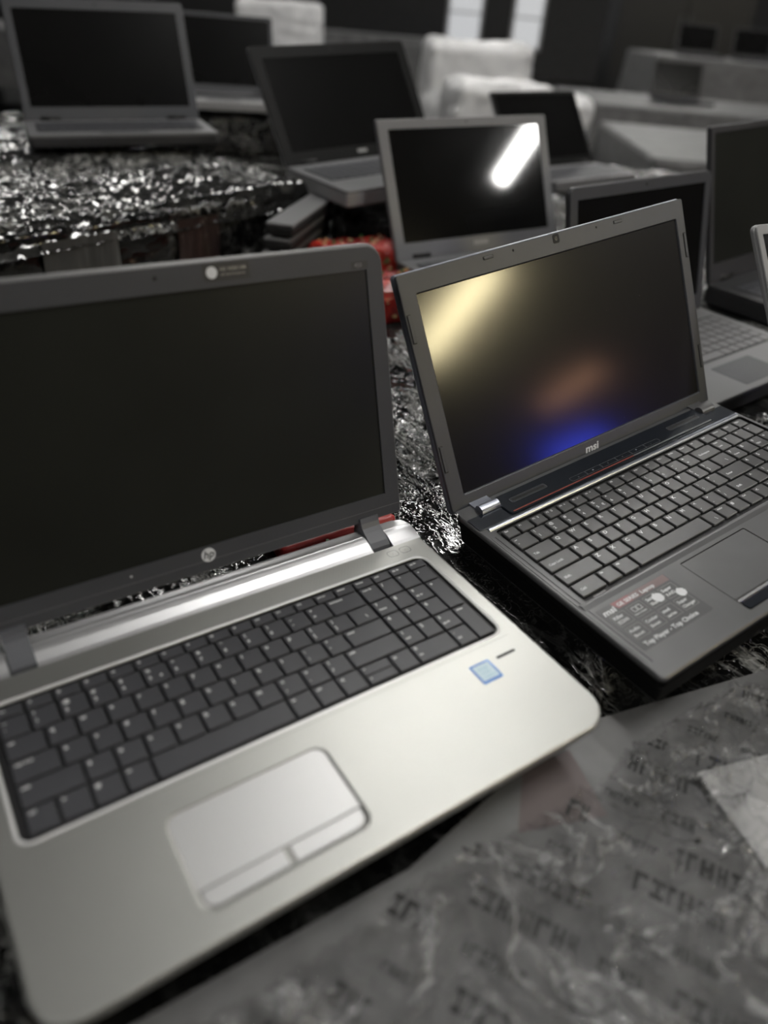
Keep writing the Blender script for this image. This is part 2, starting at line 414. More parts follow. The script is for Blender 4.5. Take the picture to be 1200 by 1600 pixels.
# speaker grille: rows of perforations
m=MB()
for i in range(92):
    for j in range(7):
        x=-.136+i*.003+(j%2)*.0015; y=.2195+j*.0022
        if x>.138: continue
        h=.00042
        m.add([(x-h,y,z+.00006),(x,y-h,z+.00006),(x+h,y,z+.00006),(x,y+h,z+.00006)],[(0,1,2,3)])
g=m.ob('speaker_perforation','silver_groove',r); g['kind']='stuff'
# two small buttons
for cx in (.1555,.1685):
    m=MB(); a=rr(cx-.0052,cx+.0052,.2235,.2315,.0028,5); b2=rr(cx-.0049,cx+.0049,.2238,.2312,.0026,5); ring(m,a,b2,z+.0001); bt=m.ob('launch_button','dark',r)
    text('o' if cx<.16 else '=',.0028,bt,(cx-.0011,.2262,z+.0001),'silver_groove','button_print')
# keyboard
hp_rows=[
 [(a*mm,b*mm,l) for a,b,l in [(-171+18.22*i,-171+18.22*(i+1),l) for i,l in enumerate(['esc','f1','f2','f3','f4','f5','f6','f7','f8','f9','f10','f11','f12','prt sc','delete','home','end','pg up','pg dn'])]],
 seq(-.171,.01862,['~|`','!|1','@|2','#|3','$|4','%|5|e','^|6','&|7','*|8','(|9',')|0','_|-','+|='])+[(.071,.1018,'backspace'),(.1025,.1205,'num lk'),(.1205,.1385,'/'),(.1385,.1570,'*'),(.1570,.1735,'-')],
 [(-.171,-.1463,'tab')]+seq(-.1463,.01888,list('qwertyuiop')+['{|[','}|]'])+[(.0803,.1018,'||\\'),(.1025,.1205,'7|home'),(.1205,.1385,'8'),(.1385,.157,'9|pg up'),(.157,.1735,'+','tall')],
 [(-.171,-.1422,'caps lock')]+seq(-.1422,.01890,list('asdfghjkl')+[':|;','"|\''])+[(.0657,.1018,'enter'),(.1025,.1205,'4'),(.1205,.1385,'5'),(.1385,.157,'6')],
 [(-.171,-.1328,'shift')]+seq(-.1328,.0189,list('zxcvbnm')+['<|,','>|.','?|/'])+[(.0562,.1018,'shift'),(.1025,.1205,'1|end'),(.1205,.1385,'2'),(.1385,.157,'3|pg dn'),(.157,.1735,'enter','tall')],
 [(-.171,-.1525,'ctrl'),(-.1525,-.1335,'fn'),(-.1335,-.1145,'#'),(-.1145,-.0965,'alt'),(-.0965,-.0015,''),(-.0015,.0178,'alt'),(.0178,.0372,'ctrl'),(.0372,.0570,'<'),(.0570,.0825,'^','up'),(.0570,.0825,'v','down'),(.0825,.1018,'>'),(.1018,.1385,'0|ins'),(.1385,.157,'.|del')]]
tops=[.2103,.1998,.1812,.1630,.1443,.1255]; bots=[.2014,.1829,.1647,.1460,.1272,.1078]
add_keys(r, key_slots(hp_rows,tops,bots,.0018), T, .0002, .0018, 'keycap', big=.0050)
# sticker + slot
st=slab(.128,.1465,.0675,.0865,z,z+.0002,.0012,.0001,3).ob('chip_sticker','intel_blue',r)
st['label']='blue and white processor sticker'
slab(.1298,.1447,.0700,.0848,0,.0001,.0006,.00005,3).ob('sticker_face','intel_pale',st,(0,0,z+.0002))
text('intel',.0052,st,(.1320,.0792,z+.00034),'intel_mid','sticker_print')
text('inside',.0036,st,(.1325,.0758,z+.00034),'intel_mid','sticker_print')
text('CORE i5',.0032,st,(.1316,.0716,z+.00034),'intel_mid','sticker_print')
slab(.1535,.1715,.0828,.0852,z,z+.0002,.0008,.0001,3).ob('dark_slot','dark',r)
# lid
ang=.27842
lid=slab(-.1895,.1895,.0095,.2465,-.0085,-.0026,(.004,.004,.017,.017),.0022,8)
lid=lid.ob('lid','lid_shell',r,(0,.26035,T+.003),(-ang,0,0),f=lidmap,smooth=False)
DV=.0326; D0,D1,E0,E1=-.172,.172,DV,DV+.1935
m=MB(); a=rr(-.1868,.1868,.0115,.2440,(.004,.004,.0148,.0148),8); i_=rr(D0,D1,E0,E1,.0004,8)
m.loft([at_z(rr(-.1868,.1868,.0115,.2440,(.004,.004,.0148,.0148),8),-.0028),at_z(rr(-.1868,.1868,.0115,.2440,(.004,.004,.0148,.0148),8,.0004),-.0001),at_z(rr(-.1868,.1868,.0115,.2440,(.004,.004,.0148,.0148),8,.0010),0),at_z(i_,0),at_z(i_,-.0024)],False,False)
m.ob('bezel','dark_lid',lid,f=lidmap)
m=MB(); m.box(D0,D1,E0,E1,-.0022,-.0012); m.ob('display','scr_hp',lid,f=lidmap)
m=MB(); m.box(-.186,.186,.0205,.0208,-.0002,.0002); m.ob('bezel_crease','greybezel',lid,f=lidmap)
# round logo
m=MB(); c=[(.002+.0058*math.cos(t*math.pi/16), .0252+.0058*math.sin(t*math.pi/16)) for t in range(32)]
m.loft([at_z(c,0),at_z(c,.0004)]); lg=m.ob('round_logo','white',lid,f=lidmap); lg['label']='round white maker logo'
text('hp',.0092,lid,(-.0028,-.0005,.0228),'dark','logo_letters',(math.pi/2,0,0),.012,.25)
m=MB(); c=[(-.001+.0016*math.cos(t*math.pi/8), .2365+.0016*math.sin(t*math.pi/8)) for t in range(16)]; m.loft([at_z(c,0),at_z(c,.0001)]); m.ob('webcam','dark',lid,f=lidmap)
m=MB(); c=[(-.0594+.0008*math.cos(t*math.pi/6), .0265+.0008*math.sin(t*math.pi/6)) for t in range(12)]; m.loft([at_z(c,0),at_z(c,.0002)]); m.ob('white_speck','white',lid,f=lidmap)
slab(.034,.0705,.2300,.2428,0,.0001,.0004,.00004,3).ob('webcam_sticker','black_plastic',lid,f=lidmap)
m=MB(); c=[(.0407+.0042*math.cos(t*math.pi/12), .2364+.0042*math.sin(t*math.pi/12)) for t in range(24)]; m.loft([at_z(c,0),at_z(c,.0003)]); m.ob('sticker_disc','white',lid,f=lidmap)
text('HD WEBCAM',.0034,lid,(.0470,-.0003,.2370),'silver_groove','sticker_print',(math.pi/2,0,0),.01)
text('with dual microphones',.0021,lid,(.0470,-.0003,.2338),'silver_groove','sticker_print',(math.pi/2,0,0),.01)
slab(.1575,.1735,.2272,.2332,0,.0001,.0004,.00004,3).ob('model_sticker','black_plastic',lid,f=lidmap)
text('450',.0048,lid,(.1605,-.0003,.2286),'greybezel','model_print',(math.pi/2,0,0),.02)
# hinge covers
for a,b_ in ((-.1545,-.1375),(.1425,.1612)):
    m=MB(); pf=[(.2632,.0185),(.2612,.0140),(.2585,.0105),(.2545,.0078),(.2500,.0058),(.2450,.0034),(.2410,.0002),(.2395,-.0045),(.2600,-.0080),(.2720,.0000),(.2730,.0150)]
    m.loft([[(a,y,z+d) for y,d in pf],[(b_,y,z+d) for y,d in pf]])
    m.ob('hinge_cover','hinge',r)

# ================================================================== LAPTOP 2: black gaming, right
MS=Frame(.370619,.501869,.028141,.621965,-.029035,-.12546)
T=.034; z=T
r=laptop('laptop',MS,-.190,.185,.003,.262,T)
tag(r,'black laptop with worn letter keys and a yellow glare on its screen','laptop')
X0,X1,Y0,Y1=-.1905,.1845,.0030,.258
m=MB(); kbm=(-.1765,.1795,.0955,.2125); bz=.0024
padm=(-.0768,.0098,.0125,.0828)
ySm=.089
ring(m, rr(X0+bz,X1-bz,ySm,.2165,.00005,5), rr(*kbm,(.004,)*4,5), z)
ring(m, rr(X0+bz,X1-bz,Y0+bz,ySm,(.004,.004,.00005,.00005),5), rr(*padm,.002,5), z)
m.add(at_z(rr(X0+bz,X1-bz,.2165,Y1-.0002,.00005,1),z),[tuple(range(8))])
m.loft([at_z(rr(X0,X1,Y0,Y1,(.006,.006,.012,.012),5,i),z+dz) for i,dz in ((bz,0),(bz*.55,-.0003),(bz*.2,-.0012),(0,-.003),(.0,-.007),(.002,-.012),(.004,-T+.003),(.006,-T))],False,True)
base=m.ob('base','msi_deck',r)
# dark side skirt
m=MB(); m.loft([at_z(rr(X0-.0004,X1+.0004,Y0-.0004,Y1+.0004,(.006,.006,.012,.012),5,i),z+dz) for i,dz in ((0,-.0035),(0,-.0095),(.002,-.014),(.004,-.030))],False,False)
m.ob('side_skirt','side_black',r)
# ledges left of keyboard
for i,(a,b_) in enumerate(((-.1862,-.1852),(-.1822,-.1815))):
    m=MB(); m.box(a,b_,.020,.205,z-.0002,z+.0003); m.ob('deck_groove','black_plastic' if i else 'greybezel',r)
# keyboard tray
m=MB(); A=rr(*kbm,.004,5)
m.loft([at_z(rr(kbm[0],kbm[1],kbm[2],kbm[3],.004,5,-.0012),z+.0001),at_z(A,z-.0004),at_z(A,z-.0030)],False,True); m.ob('keyboard_tray','keywell',r)
# crumbs of dust in the tray
rng=random.Random(4); m=MB()
for i in range(1500):
    x=rng.uniform(kbm[0]+.002,kbm[1]-.002); y=rng.choice([.0985,.1175,.137,.156,.1752,.1957,.2098])+rng.uniform(-.0016,.0016); s=rng.uniform(.0001,.00035); q=rng.uniform(0,3)
    c,d=math.cos(q)*s,math.sin(q)*s
    m.add([(x-c,y-d,z-.0029),(x+d,y-c,z-.0029),(x+c,y+d,z-.0029),(x-d,y+c,z-.0029),(x,y,z-.0029+s)],[(0,1,4),(1,2,4),(2,3,4),(3,0,4)])
o=m.ob('dust','greybezel',r); o['kind']='stuff'
# palm rest step
m=MB(); yb0,yb1=.0880,.0950
pf=[(.0955,.0002),(.0940,.0009),(.0920,.0011),(.0895,.0006),(.0870,.00005)]
m.loft([[(x,y,z+d) for y,d in pf]+[(x,.0912,z-.002)] for x in (X0+.006,X1-.006)]); m.ob('palm_rest_step','msi_deck',r)
# touchpad
m=slab(padm[0]+.0008,padm[1]-.0008,.0272,padm[3]-.0008,z-.002,z-.0003,.001,.0002,3); m.ob('touchpad','msi_deck',r)
m=MB(); m.loft([at_z(rr(*padm,.002,5),z),at_z(rr(*padm,.002,5,.0003),z-.0018)],False,True); m.ob('touchpad_well','dark',r)
m=slab(padm[0]+.0005,padm[1]-.0005,.0228,.0258,z-.002,z+.0004,.0006,.0003,3); m.ob('button_trim','chrome',r)
m=slab(padm[0]+.0015,padm[1]-.0015,.0135,.0224,z-.002,z-.0001,.0035,.0004,4); m.ob('touchpad_button','msi_gloss',r)
# bar, rear panel
m=MB(); pf=[(.2140,.0),(.2148,.0011),(.2162,.0017),(.2180,.0015),(.2192,.0004),(.2192,-.001),(.2140,-.001)]
m.loft([[(x,y,z+d) for y,d in pf] for x in (-.1805,.1790)]); m.ob('metal_bar','bar',r)
slab(-.1880,.1820,.2195,.2400,z-.001,z+.0006,.0015,.0004,4).ob('rear_deck','msi_gloss',r)
m=MB(); pf=[(-.1465,.2215),(.1475,.2215),(.1480,.2250),(.1475,.2520),(-.1480,.2520),(-.1480,.2250)]
m.loft([at_z(pf,z+.0002),at_z(pf,z+.0018),at_z([(a*.996,.2372+(b_-.2372)*.95) for a,b_ in pf],z+.0024)]); pn=m.ob('rear_panel','msi_gloss',r)
m=MB(); m.box(-.1440,.02,.2228,.2243,.0,.0003); m.ob('red_line','red_line',pn,(0,0,z+.0024))
m=MB(); m.box(.02,.1440,.2228,.2243,.0,.0003); m.ob('grey_line','greybezel',pn,(0,0,z+.0024))
for a,b_ in ((-.1355,-.0900),(.0900,.1385)):
    q=MB(); o1=rr(a,b_,.2345,.2415,.0018,4); 
    ring(q,o1,rr(a,b_,.2345,.2415,.0018,4,.0004),.0002); 
    ring(q,rr(a,b_,.2345,.2415,.0018,4,.0014),rr(a,b_,.2345,.2415,.0018,4,.0017),.0003)
    q.ob('speaker_slot_outline','greybezel',pn,(0,0,z+.0024))
    q=MB(); q.add(at_z(rr(a,b_,.2345,.2415,.001,3,.0020),.0001),[tuple(range(16))]); q.ob('speaker_slot','dark',pn,(0,0,z+.0024))
q=MB(); ring(q,rr(-.0640,.0655,.2262,.2325,.002,4),rr(-.0640,.0655,.2262,.2325,.002,4,.0003),.0002); q.ob('touch_strip_outline','greybezel',pn,(0,0,z+.0024))
q=MB()
for x in (-.0425,-.0210,.0005,.0220,.0435): q.box(x,x+.0004,.2265,.2322,0,.0002)
q.ob('touch_strip_divider','greybezel',pn,(0,0,z+.0024))
for i,x in enumerate((-.0545,-.0340,-.0125,.0085,.0300,.0520)):
    text(['o','=','+','x','*','-'][i],.0036,pn,(x,.2280,z+.0027),'white' if i in(1,4) else 'greybezel','touch_icon')
for a,b_ in ((-.1700,-.1478),(.1490,.1690)):
    m=MB(); pf=[(.2440+.006*math.cos(t),.0015+.0052*math.sin(t)) for t in [math.pi*(1-i/8)*.98 for i in range(9)]]+[(.262,.0015),(.262,-.004),(.238,-.004)]
    m.loft([[(a,y,z+d) for y,d in pf],[(b_,y,z+d) for y,d in pf]]); m.ob('hinge_cover','bar' if a<0 else 'msi_deck',r)
# keys
mt=[.2085,.1945,.1752,.1557,.1364,.1168]; mb_=[.1968,.1778,.1583,.1390,.1194,.1008]
p=.0185
ms_rows=[
 [(-.1725+.0172*i,-.1725+.0172*(i+1),l) for i,l in enumerate(['Esc','F1','F2|()','F3|[]','F4|x','F5|o','F6|=','F7','F8','F9','F10|*','F11','F12|-','PrtSc','Pause','Ins'])]+[(.1040,.1225,'Del'),(.1225,.1410,'Home'),(.1410,.1590,'PgUp'),(.1590,.1765,'PgDn')],
 [(-.1735,-.1497,'~|`')]+seq(-.1497,.01852,['!|1','@|2','#|3','$|4','%|5|€','^|6','&|7','*|8','(|9',')|0','_|-','+|='])+[(.0725,.1045,'Backspace'),(.1050,.1233,'Num|Lock'),(.1233,.1417,'/'),(.1417,.1600,'*'),(.1600,.1775,'-')],
 [(-.1735,-.1412,'Tab')]+seq(-.1412,.01845,list('QWERTYUIOP')+['{|[','}|]'])+[(.0802,.1045,'||\\'),(.105,.1233,'7|Home'),(.1233,.1417,'8'),(.1417,.16,'9|PgUp'),(.16,.1775,'+','tall')],
 [(-.1735,-.1370,'Caps Lock')]+seq(-.1370,.01848,list('ASDFGHJKL')+[':|;','"|\''])+[(.0665,.1045,'Enter'),(.105,.1233,'4'),(.1233,.1417,'5'),(.1417,.16,'6')],
 [(-.1735,-.1290,'Shift')]+seq(-.1290,.01850,list('ZXCVBNM')+['<|,','>|.','?|/'])+[(.0563,.0855,'Shift'),(.0855,.1045,'^'),(.105,.1233,'1|End'),(.1233,.1417,'2'),(.1417,.16,'3'),(.16,.1775,'Enter','tall')],
 [(-.1735,-.1432,'Ctrl'),(-.1432,-.1240,'Fn'),(-.1240,-.1035,'Alt'),(-.1035,-.0072,''),(-.0072,.0110,'||\\'),(.0110,.0295,'AltGr'),(.0295,.0480,'#'),(.0480,.0672,'Ctrl'),(.0672,.0860,'<'),(.0860,.1050,'v'),(.105,.1240,'>'),(.1240,.1417,'0|Ins'),(.1417,.16,'.|Del')]]
add_keys(r, key_slots(ms_rows,mt,mb_,.0028), T, .0002, .0022, 'msi_key', big=.0056, font='msi')
# palm rest print
text('steelseries',.0046,r,(-.1760,.0905,z+.0007),'legend','keyboard_print',bold=.02)
text('Keyboard by',.0026,r,(-.1665,.0952,z+.0004),'legend','keyboard_print')
stk=slab(-.1785,-.0985,.0305,.0825,z,z+.0002,.0015,.0001,4).ob('palm_rest_sticker','sticker',r); zs=z+.00025
def flat(name,x0,x1,y0,y1,material,par=stk,dz=0,sk=0):
    q=MB(); q.add([(x0,y0,zs+dz),(x1,y0,zs+dz),(x1+sk,y1,zs+dz),(x0+sk,y1,zs+dz)],[(0,1,2,3)]); return q.ob(name,material,par)
q=MB(); q.add([(-.1600,.0742,zs),(-.1000,.0742,zs),(-.0995,.0820,zs),(-.1630,.0820,zs)],[(0,1,2,3)]); q.ob('ribbon','ribbon',stk)
q=MB(); q.add([(-.1600,.0742,zs+.00003),(-.1430,.0742,zs+.00003),(-.1430,.0820,zs+.00003),(-.1630,.0820,zs+.00003)],[(0,1,2,3)]); q.ob('ribbon_red','ribbon_red',stk)
text('msi',.0082,stk,(-.1765,.0735,zs+.0001),'white','sticker_print',bold=.03,shear=.2,sx=1.2)
text('GE SERIES  Laptop',.0052,stk,(-.1590,.0758,zs+.0001),'white','sticker_print',bold=.02,sx=1.08)
def frame_box(x0,x1,y0,y1):
    q=MB(); ring(q,rr(x0,x1,y0,y1,.0008,3),rr(x0,x1,y0,y1,.0008,3,.0003),zs+.00005); q.ob('sticker_frame','palegrey',stk)
bx=[(-.1745,-.1590),(-.1560,-.1400),(-.1370,-.1215),(-.1185,-.1020)]
words=[['Killer','E2200'],['','Matrix Display'],['Sound','Blaster'],['Super','RAID']]
words2=[['Audio','Boost'],['Cooler','Boost'],['steel','series'],['Super','Charger']]
for (a,b_),w_ in zip(bx,words):
    frame_box(a,b_,.0580,.0715)
    if w_[0]: text(w_[0],.0046,stk,(a+.0013,.0662,zs+.0001),'white','sticker_print',bold=.03); text(w_[1],.0044,stk,(a+.0013,.0608,zs+.0001),'legend','sticker_print',bold=.02)
    else:
        for k in (0,.0052):
            q=MB(); ring(q,rr(a+.003+k,a+.0075+k,.0638,.0690,.0004,2),rr(a+.003+k,a+.0075+k,.0638,.0690,.0004,2,.0005),zs+.00005); q.ob('sticker_icon','legend',stk)
        text(w_[1],.0022,stk,(a+.0005,.0605,zs+.0001),'legend','sticker_print',bold=.02)
for (a,b_),w_ in zip(bx,words2):
    frame_box(a,b_,.0415,.0550)
    text(w_[0],.0044,stk,(a+.0012,.0495,zs+.0001),'white','sticker_print',bold=.02); text(w_[1],.0042,stk,(a+.0012,.0440,zs+.0001),'legend','sticker_print',bold=.02)
text('Top Player - Top Choice',.0060,stk,(-.1735,.0333,zs+.0001),'white','sticker_print',bold=.02)
for cx,cy,rr_,sd in ((-.1248,.0650,.0052,1),(-.1040,.0585,.0046,2)):  # glare spots on the sticker, painted as pale discs
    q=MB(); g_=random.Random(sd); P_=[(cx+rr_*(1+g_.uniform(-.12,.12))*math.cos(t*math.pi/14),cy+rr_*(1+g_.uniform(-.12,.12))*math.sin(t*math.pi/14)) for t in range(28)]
    q.loft([at_z(P_,zs+.0001),at_z(P_,zs+.0002)],False,True); q.ob('white_glint','white',stk)
# lid
ang=.39881; DV=.00905
lo=(-.1912,.1870,-.0085,.2240)
lid=slab(*lo,-.0105,-.0030,(.006,.006,.004,.004),.0030,5).ob('lid','bar',r,(0,.26086,T+.003),(-ang,0,0),f=lidmap)
lid.data.materials.clear(); lid.data.materials.append(mat('gunmetal_lid_shell',(.16,.17,.20),.34,.5))
D0,D1,E0,E1=-.172,.172,DV,DV+.1935
m=MB(); i_=rr(D0,D1,E0,E1,.001,5)
m.loft([at_z(rr(*lo,(.006,.006,.004,.004),5,q_),d) for q_,d in ((.0012,-.0030),(.0012,-.0012),(.0014,-.0002),(.0022,0))]+[at_z(rr(D0,D1,E0,E1,.001,5,-.0015),0),at_z(rr(D0,D1,E0,E1,.001,5,-.0006),-.0006),at_z(i_,-.0022)],False,False)
m.ob('bezel','msi_lid',lid,f=lidmap)
m=MB(); m.box(D0,D1,E0,E1,-.003,-.0018); m.ob('display','scr_msi',lid,f=lidmap)
def flatlid(name,x0,x1,y0,y1,material,h=.0003,rad=.0006):
    return slab(x0,x1,y0,y1,-.0002,h,rad,min(h*.4,.0003),3).ob(name,material,lid,f=lidmap)
flatlid('webcam','0' and -.0042,.0042,.2128,.2215,'dark',.0003,.0018)
c=[(.0020*math.cos(t*math.pi/8), .2171+.0020*math.sin(t*math.pi/8)) for t in range(16)]; m=MB(); m.loft([at_z(c,.0002),at_z(c,.0005)]); m.ob('webcam_lens','msi_gloss',lid,f=lidmap)
for x in (-.0552,.0555): flatlid('microphone_hole',x-.001,x+.001,.2162,.2184,'dark')
for x in (-.086,.086): flatlid('rubber_bumper',x-.0062,x+.0062,.2155,.2190,'dark',.0002); flatlid('rubber_bumper',x-.0055,x+.0055,.2160,.2185,'msi_lid',.0007)
for sx in (-.1862,.1822):
    for v in (.174,.049): flatlid('rubber_bumper',sx-.0022,sx+.0022,v-.0135,v+.0135,'dark',.0003); flatlid('rubber_bumper',sx-.0015,sx+.0018,v-.0125,v+.0125,'msi_lid',.0009)
flatlid('lid_lip',-.130,.062,-.0075,-.0060,'greybezel',.0008)
text('msi',.0112,lid,(-.0128,-.0003,-.0035),'white','logo_letters',(math.pi/2,0,0),.03,.22,1.25)

# ================================================================== background laptops
def simple_laptop(label, F, dw, asp, ang, bez, T=.024, D=.245, bezm='greybezel', basem='black_plastic', lidm=None, scr='scr_dull', keys='stuff', rad=.008, deck=None, lift=.0, logo=None, cat_group=None, extra=None):
    """F: local frame whose origin is the lid hinge line centre on the deck plane; bez=(side,top,bottom)"""
    s,t,b=bez; w=dw/2+s; h=dw*asp
    G=Frame(0,0,0,0); G.R=F.R; G.o=F.g((0,-D,-lift))
    r=laptop('laptop',G,-w,w,0,D,T); tag(r,label,'laptop')
    slab(-w,w,0,D+.004,0,T-.004,rad,.003,4).ob('base',basem,r)
    slab(-w,w,0,D+.004,T-.005,T,rad,.0012,4).ob('deck',deck or basem,r)
    rows=6; kx0,kx1=-w*.88,w*.88; ky1=D-.035; n=17 if dw>.33 else 14; pk=(kx1-kx0)/n; pr=.0185
    ky0=ky1-rows*pr
    slab(kx0-.004,kx1+.004,ky0-.003,ky1+.003,T-.001,T+.0003,.003,.0002,3).ob('keyboard_tray','keywell',r)
    if keys=='keys':
        for j in range(rows):
            i=0
            while i<n:
                wk=1
                if j==0 and i==3: wk=5
                k=ob('key',key_mesh(pk*wk-.0028,pr-.0028,.0018),'greybezel',r,(kx0+i*pk,ky0+j*pr,T+.0002)); i+=wk
    else:
        m=MB()
        for j in range(rows):
            for i in range(n): m.box(kx0+i*pk,kx0+(i+1)*pk-.0025,ky0+j*pr,ky0+(j+1)*pr-.0025,T+.0002,T+.0018)
        k=m.ob('keys',bezm if keys=='light' else 'keycap',r); k['kind']='stuff'
    slab(-.05,.05,.012,ky0-.018,T-.001,T+.0004,.003,.0002,3).ob('touchpad','dark_lid' if basem!='palegrey' else 'greybezel',r)
    lid=slab(-w,w,-.004,b+h+t,-.009,-.0026,(.003,.003,rad,rad),.002,5).ob('lid',lidm or bezm,r,(0,D,T+.003),(-ang,0,0),f=lidmap)
    m=MB(); q=(-dw/2,dw/2,b,b+h)
    m.loft([at_z(rr(-w,w,-.004,b+h+t,(.003,.003,rad,rad),5,.0012),-.0028),at_z(rr(-w,w,-.004,b+h+t,(.003,.003,rad,rad),5,.0012),-.0008),at_z(rr(-w,w,-.004,b+h+t,(.003,.003,rad,rad),5,.002),0),at_z(rr(*q,.0004,5),0),at_z(rr(*q,.0004,5),-.0016)],False,False)
    m.ob('bezel',bezm,lid,f=lidmap)
    m=MB(); m.box(*q,-.0022,-.0014); m.ob('display',scr,lid,f=lidmap)
    for x in (-w*.72,w*.72):
        m=MB(); m.tube((x-.02,D+.002,T+.003),(x+.02,D+.002,T+.003),.005,10); m.ob('hinge','dark',r,smooth=True)
    c=[(.0022*math.cos(k*math.pi/8), b+h+t/2+.0022*math.sin(k*math.pi/8)) for k in range(16)]
    m=MB(); m.loft([at_z(c,0),at_z(c,.0003)]); m.ob('webcam','dark',lid,f=lidmap)
    if logo: slab(-logo,logo,b*.35,b*.65,0,.0003,.0008,.0001,3).ob('maker_mark','palegrey',lid,f=lidmap)
    return r
def F_from_display(x,y,z,yaw,a,ty,b):
    """(x,y,z) is the bottom centre of the display; walk down the lid by b to the hinge"""
    R=Rz(yaw)@Ry(ty); o=np.array([x,y,z])-R@np.array([0,b*math.sin(a),b*math.cos(a)+.003]); f=Frame(0,0,0,0); f.o=o; f.R=R; return f
# A: on the wrapped stack, top left
simple_laptop('grey bezel laptop standing open on the wrapped stack, at the upper left', F_from_display(-.69,1.87,.157,.458,.40,-.034,.020),.344,.5625,.40,(.018,.022,.024),T=.024,D=.19,bezm='dark_lid',basem='black_plastic',scr='scr_dull',keys='stuff',deck='greybezel',logo=None)
# B: big dark laptop behind
simple_laptop('wide all-black laptop open just behind the right corner of the wrapped stack', F_from_display(-.123,1.803,.137,.665,.60,-.07,.022),.344,.5625,.60,(.024,.026,.024),T=.03,D=.235,bezm='black_bezel',basem='palegrey',lidm='greybezel',scr='scr_dull',deck='greybezel',logo=.012)
# C
simple_laptop('laptop with light grey bezel, a white lamp stroke mirrored in its screen', F_from_display(.142,1.554,.031,.583,.423,-.029,.026),.357,.5625,.423,(.022,.018,.026),T=.026,D=.25,bezm='greybezel',basem='black_plastic',scr='scr_gloss',deck='greybezel',rad=.004,logo=.018)
# D
simple_laptop('small dark laptop open behind the light grey bezel laptop', F_from_display(.40,2.42,.060,.70,.62,-.018,.02),.330,.5625,.62,(.012,.012,.02),T=.024,D=.17,bezm='black_bezel',basem='greybezel',lidm='greybezel',scr='scr_dull',deck='greybezel')
# E
simple_laptop('round-cornered grey laptop with grey palm rest behind the front right black laptop', F_from_display(.384,1.202,.022,.70,.24,-.025,.024),.315,.5625,.24,(.017,.018,.024),T=.026,D=.235,bezm='dark_lid',basem='black_plastic',lidm='black_plastic',scr='scr_dull',keys='keys',deck='greybezel',rad=.012)
# F
simple_laptop('dark laptop seen partly at the right edge, its screen with a soft grey sheen', F_from_display(.699,1.519,.065,.70,.30,-.06,.03),.382,.5625,.30,(.012,.012,.03),T=.034,D=.25,bezm='black_plastic',basem='black_plastic',lidm='dark_lid',scr='scr_hp',deck='black_plastic',rad=.004)
# G: sliver at the right edge
simple_laptop('thin light framed laptop cut off by the right edge of the view', F_from_display(.553,.88,.092,.60,.60,0,.03),.276,.5625,.60,(.010,.012,.03),T=.024,D=.22,bezm='palegrey',basem='black_plastic',lidm='palegrey',scr='scr_dull',deck='black_plastic',rad=.008)
# H: behind A
simple_laptop('dark laptop with thin grey top edge, half hidden between the two left background laptops', F_from_display(-.66,2.75,.14,.30,.35,0,.02),.344,.5625,.35,(.012,.012,.02),T=.024,D=.24,bezm='dark_lid',basem='palegrey',lidm='greybezel',scr='scr_dull',deck='palegrey')

# ================================================================== numpy noise and film
class VN:
    def __init__(s,seed,n=128): s.n=n; s.g=np.random.default_rng(seed).random((n,n))
    def __call__(s,x,y):
        x0=np.floor(x).astype(int); y0=np.floor(y).astype(int); fx=x-x0; fy=y-y0
        fx=fx*fx*(3-2*fx); fy=fy*fy*(3-2*fy); n=s.n; g=s.g
        a=g[x0%n,y0%n]; b=g[(x0+1)%n,y0%n]; c=g[x0%n,(y0+1)%n]; d=g[(x0+1)%n,(y0+1)%n]
        return (a*(1-fx)+b*fx)*(1-fy)+(c*(1-fx)+d*fx)*fy
def ridged(v,p=6): return np.clip(1-np.abs(2*v-1),0,1)**p
def sstep(a,b,x): t=np.clip((x-a)/(b-a),0,1); return t*t*(3-2*t)
N=[VN(i) for i in range(14)]
def creases(x,y,th,seed=0,lx=.10,ly=.011,p=7):
    wx=x+.02*(N[(seed+5)%14](x/.05,y/.05)-.5)+.006*(N[(seed+6)%14](x/.012,y/.012)-.5); wy=y+.02*(N[(seed+7)%14](x/.05,y/.05)-.5)+.006*(N[(seed+8)%14](x/.012,y/.012)-.5)
    u=wx*math.cos(th)+wy*math.sin(th); v=-wx*math.sin(th)+wy*math.cos(th)
    return ridged(N[seed%14](u/lx+50,v/ly+50),p)
def foot(x,y,z,yaw,x0,x1,y0,y1): FOOT.append((Frame(x,y,z,yaw),x0,x1,y0,y1,0.))
foot(-.191-1.27*math.cos(.93),1.626-1.27*math.sin(.93),-.031,.93,-.02,1.29,-.02,.63)
foot(-.03,1.66,-.029,.66,-.18,.18,-.10,.10)
foot(-.10,1.445,-.031,.60,-.085,.085,-.045,.045)
foot(-.02,1.24,-.031,.62,-.065,.065,-.05,.05)
foot(-.145,1.15,-.031,.62,-.085,.085,-.035,.035)
foot(-.050,.586,-.031,.60,-.061,.061,-.021,.021)
foot(-.236,1.33,-.027,-.17,-.05,.03,0,.27)
foot(.19,.30,-.0512,.52,-.30,.45,-.35,.095)
foot(.615,.785,-.024,.60,-.12,.12,-.08,.08)
